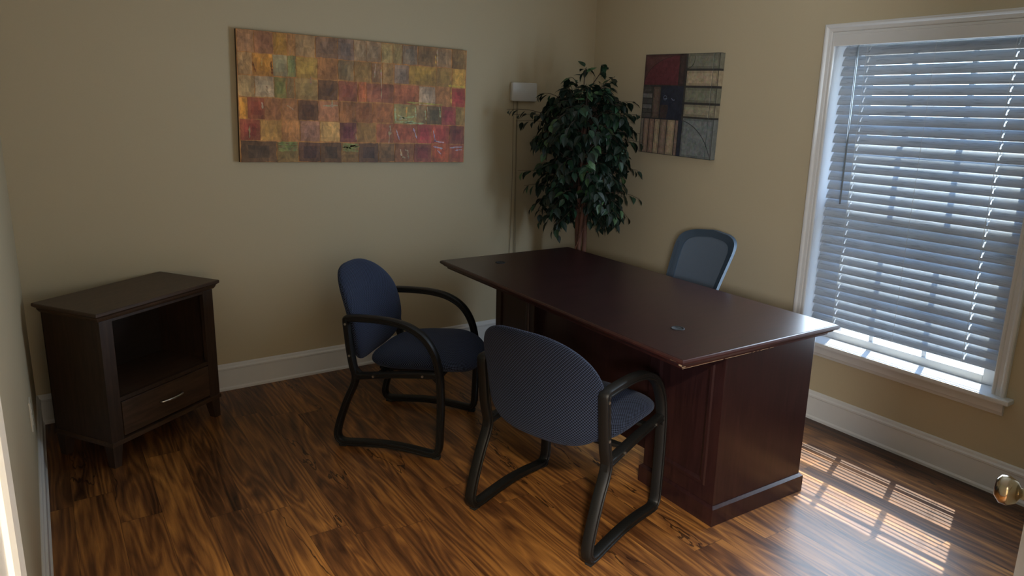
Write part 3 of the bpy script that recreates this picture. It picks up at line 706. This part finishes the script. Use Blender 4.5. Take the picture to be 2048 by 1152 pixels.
for k in range(5):
    a = 2 * pi * k / 5 + 0.3
    b = MB(); b.tube([(0.02 * cos(a), 0.02 * sin(a), 0.105), (0.15 * cos(a), 0.15 * sin(a), 0.10), (0.27 * cos(a), 0.27 * sin(a), 0.075)], [0.026, 0.020, 0.014]); lg = b.build('leg', M['chair_metal'], oc, True)
    b = MB(); cx, cy = 0.27 * cos(a), 0.27 * sin(a); t = Vector((-sin(a), cos(a), 0))
    for s_ in (-1, 1):
        p = Vector((cx, cy, 0.027)) + t * (0.012 * s_); b.cyl(p - t * 0.008, p + t * 0.008, 0.027, seg=20)
    b.cyl((cx, cy, 0.03), (cx, cy, 0.08), 0.006, seg=10); b.build('caster', M['rubber'], lg)

# ================================================================== ARTWORK 1 (colour blocks)
def interp(x, T_):
    for (a, u), (c, v_) in zip(T_, T_[1:]):
        if x <= c: return u + (v_ - u) * (x - a) / (c - a)
    return T_[-1][1]
UT = [(110, -0.0095), (140, 0.0058), (300, 0.0891), (500, 0.1971), (700, 0.3095), (900, 0.4268), (1100, 0.5490), (1300, 0.6768), (1500, 0.8104), (1765, 0.9969)]
ROWS = [
 [(255,(125,95,70)),(390,(105,72,52)),(490,(130,98,40)),(545,(125,92,55)),(690,(120,100,72)),(850,(90,72,60)),(965,(85,75,72)),(1055,(115,100,80)),(1160,(108,94,76)),(1240,(125,112,75)),(1310,(110,98,65)),(1420,(86,79,70)),(1555,(85,68,45)),(1660,(105,88,68)),(1770,(95,78,50))],
 [(240,(132,107,74)),(385,(142,100,38)),(490,(110,108,85)),(550,(88,98,62)),(705,(130,108,52)),(850,(115,80,48)),(965,(92,80,58)),(1090,(110,88,50)),(1165,(104,80,58)),(1250,(120,95,60)),(1360,(100,88,80)),(1555,(120,98,42)),(1665,(110,90,48)),(1770,(152,122,58))],
 [(250,(132,114,82)),(392,(136,124,104)),(480,(88,92,50)),(540,(100,84,55)),(705,(114,98,62)),(850,(68,47,32)),(990,(106,58,45)),(1055,(142,80,50)),(1250,(110,65,50)),(1430,(122,70,48)),(1550,(134,120,106)),(1665,(125,88,55)),(1770,(122,42,44))],
 [(195,(172,122,48)),(320,(104,48,34)),(440,(112,74,48)),(560,(125,87,56)),(705,(62,40,28)),(855,(136,94,70)),(975,(110,72,42)),(1100,(105,65,38)),(1250,(120,76,46)),(1415,(112,106,68)),(1490,(105,90,65)),(1595,(58,54,38)),(1700,(110,42,50)),(1770,(112,94,55))],
 [(285,(112,48,40)),(440,(136,106,58)),(570,(136,96,58)),(715,(120,89,78)),(860,(162,132,84)),(985,(74,32,42)),(1125,(110,85,48)),(1250,(120,70,50)),(1420,(118,60,44)),(1530,(126,42,50)),(1655,(130,50,48)),(1770,(84,34,36))],
 [(400,(54,44,36)),(560,(88,76,46)),(720,(50,33,34)),(870,(50,38,29)),(1000,(95,76,44)),(1140,(46,34,32)),(1260,(76,58,38)),(1400,(90,56,38)),(1530,(86,34,38)),(1655,(130,60,40)),(1770,(112,54,44))]]
K1 = 2.05
PW, PH = 1.373, 0.682
p1 = thing('block_painting', 'wide canvas painting of rows of earthy coloured blocks', 'painting', (-1.734, 0, 1.5966), 0)
p1.rotation_euler = (0, 0.02665, 0)
b = MB(); b.box(-PW / 2, PW / 2, -0.0285, -0.002, -PH / 2, PH / 2, 0.002); b.build('canvas', M['canvas'], p1)
verts, faces, cols = [], [], []
def quadp(x0, x1, z0, z1, y, c, tint=None):
    k = len(verts); verts.extend([(x0, y, z0), (x1, y, z0), (x1, y, z1), (x0, y, z1)]); faces.append((k, k + 1, k + 2, k + 3)); cols.append(c)
random.seed(11)
quadp(-PW / 2 + .001, PW / 2 - .001, -PH / 2 + .001, PH / 2 - .001, -0.0290, srgb(135, 92, 48, K1))
for r, row in enumerate(ROWS):
    x0 = 135; vt = r / 6; vb = (r + 1) / 6
    if r == 0: pass
    for (x1, c) in row:
        u0, u1 = max(0.0, interp(x0, UT)), min(1.0, interp(x1, UT)); x0 = x1
        g = 0.0028; zt = PH / 2 - vt * PH - g * random.uniform(.2, 1.6); zb = PH / 2 - vb * PH + g * random.uniform(.2, 1.6)
        xa = -PW / 2 + u0 * PW + g * random.uniform(.0, 1.2); xb = -PW / 2 + u1 * PW - g * random.uniform(.0, 1.2)
        base = tuple(q * 0.90 + 0.10 * t for q, t in zip([a_ * b_ for a_, b_ in zip(srgb(*c, K1), (1.12, 1.0, 0.84))], srgb(112, 80, 46, K1))); n_ = 5; mz = 5; y = -0.0298 - random.uniform(0, .0012)
        d1, d2 = random.uniform(-.22, .22), random.uniform(-.22, .22)
        k0 = len(verts)
        for j in range(mz + 1):
            for i in range(n_ + 1):
                e = (i in (0, n_)) or (j in (0, mz)); jx = random.uniform(-.0022, .0022); jz = random.uniform(-.0022, .0022)
                verts.append((xa + (xb - xa) * i / n_ + jx, y + random.uniform(-.0006, .0006), zb + (zt - zb) * j / mz + jz))
        for j in range(mz):
            for i in range(n_):
                a = k0 + j * (n_ + 1) + i; faces.append((a, a + 1, a + n_ + 2, a + n_ + 1))
                f = 1 + d1 * (i / (n_ - 1) - .5) * 2 + d2 * (j / (mz - 1) - .5) * 2 + random.uniform(-.13, .13)
                if i == 0 or i == n_ - 1 or j == 0 or j == mz - 1: cc = tuple(q * f * 0.8 + .2 * t for q, t in zip(base, srgb(120, 82, 45, K1)))
                else: cc = tuple(q * f for q in base)
                cols.append(cc)
# thick palette-knife strokes belong to the paint layer
def stroke(X0, X1, Y0, Y1, c, nseg=9, y=-0.0318):
    # X,Y in reference painting coordinates (row band 0..6 for Y)
    u0, u1 = interp(X0, UT), interp(X1, UT); L = nseg
    xa, xb = -PW / 2 + u0 * PW, -PW / 2 + u1 * PW; za, zb = PH / 2 - Y0 / 6 * PH, PH / 2 - Y1 / 6 * PH
    vert = abs(zb - za) > abs(xb - xa); k = len(verts)
    for i in range(L + 1):
        t = i / L; x = xa + (xb - xa) * t; z = za + (zb - za) * t; r = (0.0016 + 0.0048 * random.random()) * (1 if 0 < i < L else .3)
        if vert: verts.extend([(x - r + random.uniform(-.003, .003), y, z), (x + r, y, z)])
        else: verts.extend([(x, y, z - r + random.uniform(-.003, .003)), (x, y, z + r)])
    for i in range(L): faces.append((k + 2 * i, k + 2 * i + 2, k + 2 * i + 3, k + 2 * i + 1)); cols.append(tuple(q * random.uniform(.8, 1.1) for q in c))
mint = srgb(128, 130, 92, K1); lav = srgb(140, 118, 128, K1); grn = srgb(104, 104, 58, K1); whi = srgb(136, 116, 90, K1); och = srgb(160, 120, 60, K1)
stroke(1258, 1268, 3.08, 3.95, mint); stroke(1262, 1400, 3.92, 3.86, mint); stroke(1405, 1412, 3.1, 3.7, mint); stroke(1290, 1400, 3.75, 3.6, mint); stroke(1478, 1486, 3.25, 3.85, mint); stroke(1578, 1588, 3.05, 3.6, mint); stroke(1280, 1350, 3.55, 3.8, mint); stroke(1330, 1470, 3.93, 3.95, mint)
for a in (880, 905, 935, 965): stroke(a, a + 40, 5.1 + random.random() * .15, 5.15 + random.random() * .3, grn)
for _ in range(5): stroke(882, 995, 5.08 + .08 * _, 5.12 + .08 * _ + random.uniform(-.04, .04), grn)
for _ in range(5): stroke(412, 552, 5.06 + .09 * _, 5.05 + .09 * _, grn)
stroke(1270, 1295, 4.3, 4.85, lav); stroke(1395, 1420, 4.2, 4.75, lav); stroke(1540, 1555, 4.3, 4.9, lav); stroke(1545, 1620, 4.85, 4.93, lav)
stroke(1540, 1610, 5.15, 5.25, lav); stroke(1570, 1600, 5.35, 5.55, lav); stroke(1660, 1755, 5.2, 5.15, lav); stroke(1700, 1752, 5.35, 5.3, lav)
stroke(1302, 1315, 5.3, 5.75, whi); stroke(1335, 1360, 5.35, 5.4, whi); stroke(1355, 1362, 5.4, 5.8, whi); stroke(1310, 1340, 5.7, 5.75, whi)
stroke(240, 262, 1.4, 1.85, srgb(90, 55, 20, K1)); stroke(372, 380, 1.3, 1.9, srgb(90, 55, 20, K1)); stroke(1340, 1600, 2.88, 2.93, srgb(135, 120, 55, K1)); stroke(1640, 1765, 1.9, 1.93, srgb(150, 130, 55, K1))
stroke(300, 306, 3.2, 3.5, whi); stroke(480, 530, 3.3, 3.5, whi); stroke(740, 850, 3.25, 3.2, whi); stroke(1158, 1162, 1.3, 2.8, whi); stroke(1556, 1558, .1, .95, whi); stroke(1660, 1664, 2.1, 2.9, och)
for _ in range(12):
    a = random.uniform(150, 1740); r = random.uniform(0.1, 4.8); stroke(a, a + random.uniform(-10, 10), r, r + random.uniform(.3, .7), random.choice((whi, och, srgb(120, 95, 70, K1))), 6, -0.0314)
colored('painted_blocks', verts, faces, cols, M['paint'], p1)

# ================================================================== ARTWORK 2 (geometric print)
p2 = thing('geometric_painting', 'small canvas print of dark red, navy and grey-green geometric shapes', 'painting', (0, -0.8436, 1.6142), 0)
p2.rotation_euler = (0.0246, 0, 0)
QW, QH, QD = 0.597, 0.602, 0.040
b = MB(); b.box(-QD + 0.001, -0.002, -QW / 2, QW / 2, -QH / 2, QH / 2, 0.001); b.build('canvas', simple('print_canvas', (0.035, 0.032, 0.03), 0.8, noise=0.1), p2)
verts, faces, cols = [], [], []; K2 = 1.9
def q2(u0, u1, v0, v1, c, lay=0, edge=True):
    """u to the right as seen (world -y), v down"""
    n_, mz = max(1, int((u1 - u0) * 50)), max(1, int((v1 - v0) * 50)); x = -QD - 0.0004 * lay; k0 = len(verts); col = srgb(*c, K2)
    for j in range(mz + 1):
        for i in range(n_ + 1):
            verts.append((x, QW / 2 - QW * (u0 + (u1 - u0) * i / n_), QH / 2 - QH * (v0 + (v1 - v0) * j / mz)))
    for j in range(mz):
        for i in range(n_):
            a = k0 + j * (n_ + 1) + i; faces.append((a, a + 1, a + n_ + 2, a + n_ + 1))
            e = 0.74 if edge and (i in (0, n_ - 1) or j in (0, mz - 1)) and n_ > 2 and mz > 2 else 1.0
            cols.append(tuple(q * e * random.uniform(.93, 1.07) for q in col))
def s2(v0, v1, c):   # wrapped side (facing the viewer, world -y)
    k = len(verts); y = -QW / 2 - 0.0004; z0, z1 = QH / 2 - QH * v0, QH / 2 - QH * v1
    verts.extend([(-QD, y, z0), (-0.002, y, z0), (-0.002, y, z1), (-QD, y, z1)]); faces.append((k, k + 1, k + 2, k + 3)); cols.append(srgb(*c, K2))
def arc2(cu, cv, r, a0, a1, w_, c, lay=3, n=28, asp=1.0):
    k = len(verts); x = -QD - 0.0004 * lay
    for i in range(n + 1):
        a = a0 + (a1 - a0) * i / n
        for rr in (r - w_, r + w_): verts.append((x, QW / 2 - QW * (cu + rr * cos(a)), QH / 2 - QH * (cv - asp * rr * sin(a))))
    for i in range(n): faces.append((k + 2 * i, k + 2 * i + 2, k + 2 * i + 3, k + 2 * i + 1)); cols.append(srgb(*c, K2))
def fan2(cu, cv, r, a0, a1, c, lay=2, n=24, asp=1.0):
    k = len(verts); x = -QD - 0.0004 * lay; verts.append((x, QW / 2 - QW * cu, QH / 2 - QH * cv))
    for i in range(n + 1):
        a = a0 + (a1 - a0) * i / n; verts.append((x, QW / 2 - QW * (cu + r * cos(a)), QH / 2 - QH * (cv - asp * r * sin(a))))
    for i in range(n): faces.append((k, k + 1 + i, k + 2 + i)); cols.append(srgb(*c, K2))
q2(0, 1, 0, 1, (42, 40, 38), 0, False)
q2(0.005, 0.57, 0.005, 0.305, (66, 42, 40), 1); fan2(0.555, 0.300, 0.545, pi / 2, pi, (70, 34, 38), 2, asp=0.53); arc2(0.555, 0.300, 0.548, pi / 2, pi, 0.004, (40, 28, 28), 3, asp=0.53)
q2(0.49, 0.575, 0.0, 0.31, (48, 38, 36), 3)
for i, (v0, v1, c) in enumerate(((.325, .385, (58, 56, 52)), (.392, .435, (82, 80, 76)), (.442, .495, (56, 54, 50)), (.502, .545, (80, 78, 74)), (.552, .585, (56, 54, 50)), (.592, .635, (62, 58, 54)))): q2(0.005, 0.140, v0, v1, c, 1)
q2(0.155, 0.255, 0.325, 0.635, (78, 66, 58), 1); q2(0.265, 0.575, 0.31, 0.64, (30, 33, 42), 1, False); q2(0.27, 0.38, 0.50, 0.635, (48, 40, 38), 2, False); fan2(0.575, 0.64, 0.21, pi / 2, pi, (30, 33, 42), 3)
xs_ = [0.0, 0.045, 0.125, 0.205, 0.285, 0.385, 0.50, 0.545]
for i, (a, c_) in enumerate(zip(xs_, xs_[1:])): q2(a + 0.005, c_ - 0.005, 0.648, 0.995, ((100, 90, 78), (122, 102, 86), (112, 92, 78), (132, 116, 94), (108, 92, 78), (128, 112, 90), (96, 80, 70))[i], 1)
q2(0.552, 0.592, 0.64, 1.0, (36, 38, 46), 2, False)
RC = ((0.0, .148, (92, 91, 78)), (.160, .308, (130, 118, 96)), (.322, .468, (93, 93, 79)), (.482, .605, (112, 106, 88)), (.615, 1.0, (88, 92, 90)))
for v0, v1, c in RC: q2(0.60, 0.995, v0 + .004, v1 - .004, c, 1); s2(v0 + .004, v1 - .004, tuple(int(q * .93) for q in c))
for v0, v1, c in RC[:4]: q2(0.915, 0.925, v0 + .004, v1 - .004, tuple(int(q * 1.15) for q in c), 2, False)
arc2(0.50, 1.15, 0.515, radians(22), radians(80), 0.004, (48, 50, 52), 3); arc2(0.60, 0.05, 0.09, -pi / 2, 0.3, 0.004, (52, 54, 46), 3)
q2(0.925, 0.931, 0.0, 1.0, (60, 66, 66), 3, False)
arc2(0.33, 0.43, 0.022, 0, 2 * pi, 0.004, (64, 70, 84), 4, 12); q2(0.32, 0.36, 0.435, 0.442, (92, 100, 112), 5, False); arc2(0.45, 0.42, 0.03, radians(200), radians(300), 0.004, (80, 88, 102), 4, 10)
colored('printed_shapes', verts, faces, cols, M['paint2'], p2)

# ================================================================== CHIME BOX AND WIRES
ch = thing('wall_chime', 'white rounded plastic box high on the back wall beside the ficus', 'chime box', (-0.598, 0, 1.682))
def rrect(w_, h_, r, n=8):
    out = []
    for cx, cy, a0 in ((w_ - r, h_ - r, 0), (-w_ + r, h_ - r, 90), (-w_ + r, -h_ + r, 180), (w_ - r, -h_ + r, 270)):
        for k in range(n + 1): a = radians(a0 + 90 * k / n); out.append((cx + r * cos(a), cy + r * sin(a)))
    return out
b = MB(); rings = []
for s_, y in ((0.94, -0.001), (1.0, -0.006), (1.0, -0.020), (0.992, -0.025), (0.975, -0.028), (0.93, -0.030)):
    rings.append([b.bm.verts.new((x * s_, y, z * s_)) for x, z in rrect(0.099, 0.060, 0.011)])
n = len(rings[0])
for i in range(5):
    for k in range(n): b.bm.faces.new((rings[i][k], rings[i][(k + 1) % n], rings[i + 1][(k + 1) % n], rings[i + 1][k]))
b.bm.faces.new(rings[-1]); b.bm.faces.new(rings[0]); autosmooth(b.build('cover', M['chime'], ch), 40)
for dx, dz_ in ((-0.072, 0), (-0.052, 0.0), (-0.042, 0)):
    b = MB(); pts = []
    for k in range(20):
        t = k / 19; pts.append((dx + 0.006 * sin(t * 5 + dx * 90) + 0.018 * t * (1 if dx > -.06 else -0.6), -0.006 - 0.002 * sin(t * 9 + dx * 50), -0.058 - t * 1.46))
    b.tube(pts, 0.0016, 6); b.build('wire', M['wire'], ch, True)

# outlet on the left wall
ot = thing('outlet_plate', 'cream outlet plate low on the left wall beside the cabinet', 'outlet', (LX, -0.945, 0.42))
b = MB(); b.box(0.0, 0.006, -0.036, 0.036, -0.058, 0.058, 0.002); b.build('cover', M['plate'], ot)
for dz_ in (-0.024, 0.024):
    b = MB(); b.box(0.0055, 0.0085, -0.017, 0.017, dz_ - 0.014, dz_ + 0.014, 0.001); s_ = b.build('socket', M['plate'], ot)
    b = MB(); b.box(0.008, 0.0088, -0.008, -0.006, dz_ - 0.005, dz_ + 0.005); b.box(0.008, 0.0088, 0.006, 0.008, dz_ - 0.005, dz_ + 0.005); b.build('slots', M['slot'], s_)

# ================================================================== FICUS
PX, PY = -0.375, -0.385
fc = thing('artificial_ficus', 'artificial ficus tree with dark green leaves in the corner', 'potted tree', (PX, PY, 0))
b = MB(); b.lathe([(0, 0), (0.115, 0), (0.125, 0.02), (0.150, 0.20), (0.160, 0.27), (0.166, 0.275), (0.166, 0.295), (0.150, 0.295), (0.146, 0.26), (0, 0.26)], seg=32); b.build('pot', M['pot'], fc, True)
b = MB(); b.lathe([(0.146, 0.255), (0.09, 0.275), (0, 0.285)], seg=24); b.build('moss', M['soil'], fc, True)
random.seed(21)
for k in range(3):
    b = MB(); ph = 2 * pi * k / 3; pts = []; rad = []
    for i in range(17):
        t = i / 16; z = 0.25 + 1.25 * t; r = 0.026 + 0.006 * sin(t * 6 + ph); a = ph + t * 4.2
        pts.append((r * cos(a) + 0.006 + 0.0 * t, r * sin(a), z)); rad.append(0.017 * (1 - 0.55 * t) + 0.002)
    b.tube(pts, rad, 10); b.build('trunk', M['bark'], fc, True)
# branches and leaves
LV, LF, LC = [], [], []
def leaf(p, d, nrm, L, wdt, col):
    d = d.normalized(); s_ = d.cross(nrm)
    if s_.length < 1e-3: s_ = d.cross(Vector((1, 0, 0)))
    s_.normalize(); n_ = s_.cross(d).normalized(); k = len(LV)
    ts = (0.0, 0.16, 0.36, 0.60, 0.82, 1.0); ws = (0.0, 0.72, 1.0, 0.80, 0.36, 0.0); drp = random.uniform(0.1, 0.35)
    for t, w_ in zip(ts, ws):
        c = p + d * (L * t) - n_ * (drp * L * t * t)
        e = n_ * (0.28 * wdt * w_)
        LV.extend([tuple(c - s_ * (wdt * w_) + e), tuple(c), tuple(c + s_ * (wdt * w_) + e)])
    for i in range(5):
        a = k + 3 * i; LF.append((a, a + 1, a + 4, a + 3)); LC.append(col); LF.append((a + 1, a + 2, a + 5, a + 4)); LC.append(tuple(q * 0.9 for q in col))
def leafcol():
    r = random.random()
    if r < 0.07: c = (0.055, 0.115, 0.045)
    elif r < 0.20: c = (0.022, 0.060, 0.030)
    else: c = (0.008, 0.021, 0.012)
    f = random.uniform(0.7, 1.3); return tuple(q * f for q in c)
# silhouette: radius as a function of height (tree local)
PROF = [(0.84, 0.14), (0.92, 0.26), (1.02, 0.30), (1.12, 0.315), (1.22, 0.33), (1.34, 0.36), (1.46, 0.375), (1.56, 0.36), (1.66, 0.28), (1.74, 0.20), (1.82, 0.09)]
def R_at(z): return interp(z, PROF) if z > PROF[0][0] else PROF[0][1]
tw = MB()
def spray(p0, p1, nl, droop=0.06, Lm=0.066):
    p0, p1 = Vector(p0), Vector(p1); pts = []
    bend = Vector((random.uniform(-.04, .04), random.uniform(-.04, .04), 0.05))
    for i in range(7):
        t = i / 6; p = p0.lerp(p1, t) + bend * sin(pi * t) - Vector((0, 0, droop * t * t)); pts.append(p)
    tw.tube(pts, [0.0035 * (1 - .75 * i / 6) for i in range(7)], 5)
    for i in range(nl):
        t = 0.28 + 0.72 * (i + random.random() * .8) / nl; j = min(5, int(t * 6)); p = pts[j].lerp(pts[j + 1], min(1, t * 6 - j)); ax = (pts[j + 1] - pts[j]).normalized()
        sd = ax.cross(Vector((0, 0, 1))); sd = sd.normalized() if sd.length > .01 else Vector((1, 0, 0))
        d = ax * random.uniform(0.2, 0.9) + sd * random.choice((-1, 1)) * random.uniform(.3, 1.0) + Vector((random.uniform(-.3, .3), random.uniform(-.3, .3), random.uniform(-1.1, -.1)))
        q = p + d.normalized() * 0.012
        L = Lm * random.uniform(0.75, 1.2)
        nrm = (Vector((random.uniform(-.6, .6), random.uniform(-.6, .6), 1.0)) + Vector((p.x, p.y, 0)) * 1.5)
        q2_ = q + d.normalized() * L
        lim = 0.012
        if PX + max(q2_.x, q.x) > -lim or PY + max(q2_.y, q.y) > -lim: continue
        if PX + max(q2_.x, q.x) > -0.085 and PY + min(q2_.y, q.y) < -0.49 and p.z > 1.22: continue
        leaf(q, d, nrm, L, L * 0.27, leafcol())
def clampw(p):
    return Vector((min(p.x, -PX - (0.09 if p.y + PY < -0.47 else 0.03)), min(p.y, -PY - 0.03), p.z))
for i in range(300):
    z = random.uniform(0.86, 1.80); ang = random.uniform(0, 2 * pi); r = R_at(z) * random.uniform(0.72, 1.0)
    if z < 1.04 and cos(ang - radians(-123)) > 0.72: continue
    tip = clampw(Vector((r * cos(ang), r * sin(ang), z)))
    z0 = max(0.95, min(1.48, z - random.uniform(0.0, 0.25))); r0 = 0.04
    spray((r0 * cos(ang), r0 * sin(ang), z0), tip, 10 if z < 1.7 else 7, Lm=0.068)
def at(px_x, z, y=0.0): return Vector((px_x, y, z))
# sprays that give the outline its shape
RIGHTV = Vector((0.84, -0.54, 0))
for (lat, z, dep, nl) in ((-0.50, 1.60, -0.02, 9), (-0.46, 1.57, -0.08, 8), (-0.44, 1.53, 0.02, 8), (0.0, 1.86, 0, 8), (0.10, 1.88, 0.0, 8), (0.16, 1.80, -0.05, 8), (-0.12, 1.80, -.05, 8), (-0.30, 1.70, -0.05, 10), (0.30, 1.66, -0.08, 10), (0.34, 1.58, -.08, 9),
                          (-0.42, 1.22, -0.05, 9), (-0.38, 1.13, -0.1, 9), (0.34, 1.24, -0.1, 8), (0.36, 1.06, -.12, 8), (0.30, 0.93, -0.1, 9), (-0.28, 0.90, -0.1, 10), (-0.20, 0.84, -0.12, 9), (-0.16, 0.80, -0.05, 6), (0.14, 0.86, -0.12, 8), (-0.34, 0.98, -.08, 9), (0.22, 0.90, -0.15, 8)):
    tip = RIGHTV * lat + Vector((-0.53, -0.82, 0)) * (-dep) ; tip.z = z; tip = clampw(tip)
    spray((0.02 * (1 if lat > 0 else -1), 0, max(0.98, z - (0.18 if z > 1 else -0.12))), tip, nl, 0.03)
tw.build('branches', M['twig'], fc, True)
colored('foliage', LV, LF, LC, M['leaf'], fc)
b = MB() # thin loose vine along the trunk
b.tube([(0.045 * cos(t * 7), 0.045 * sin(t * 7) , 0.3 + 0.8 * t) for t in [i / 24 for i in range(25)]], 0.003, 5); b.build('vine', M['bark'], fc, True)
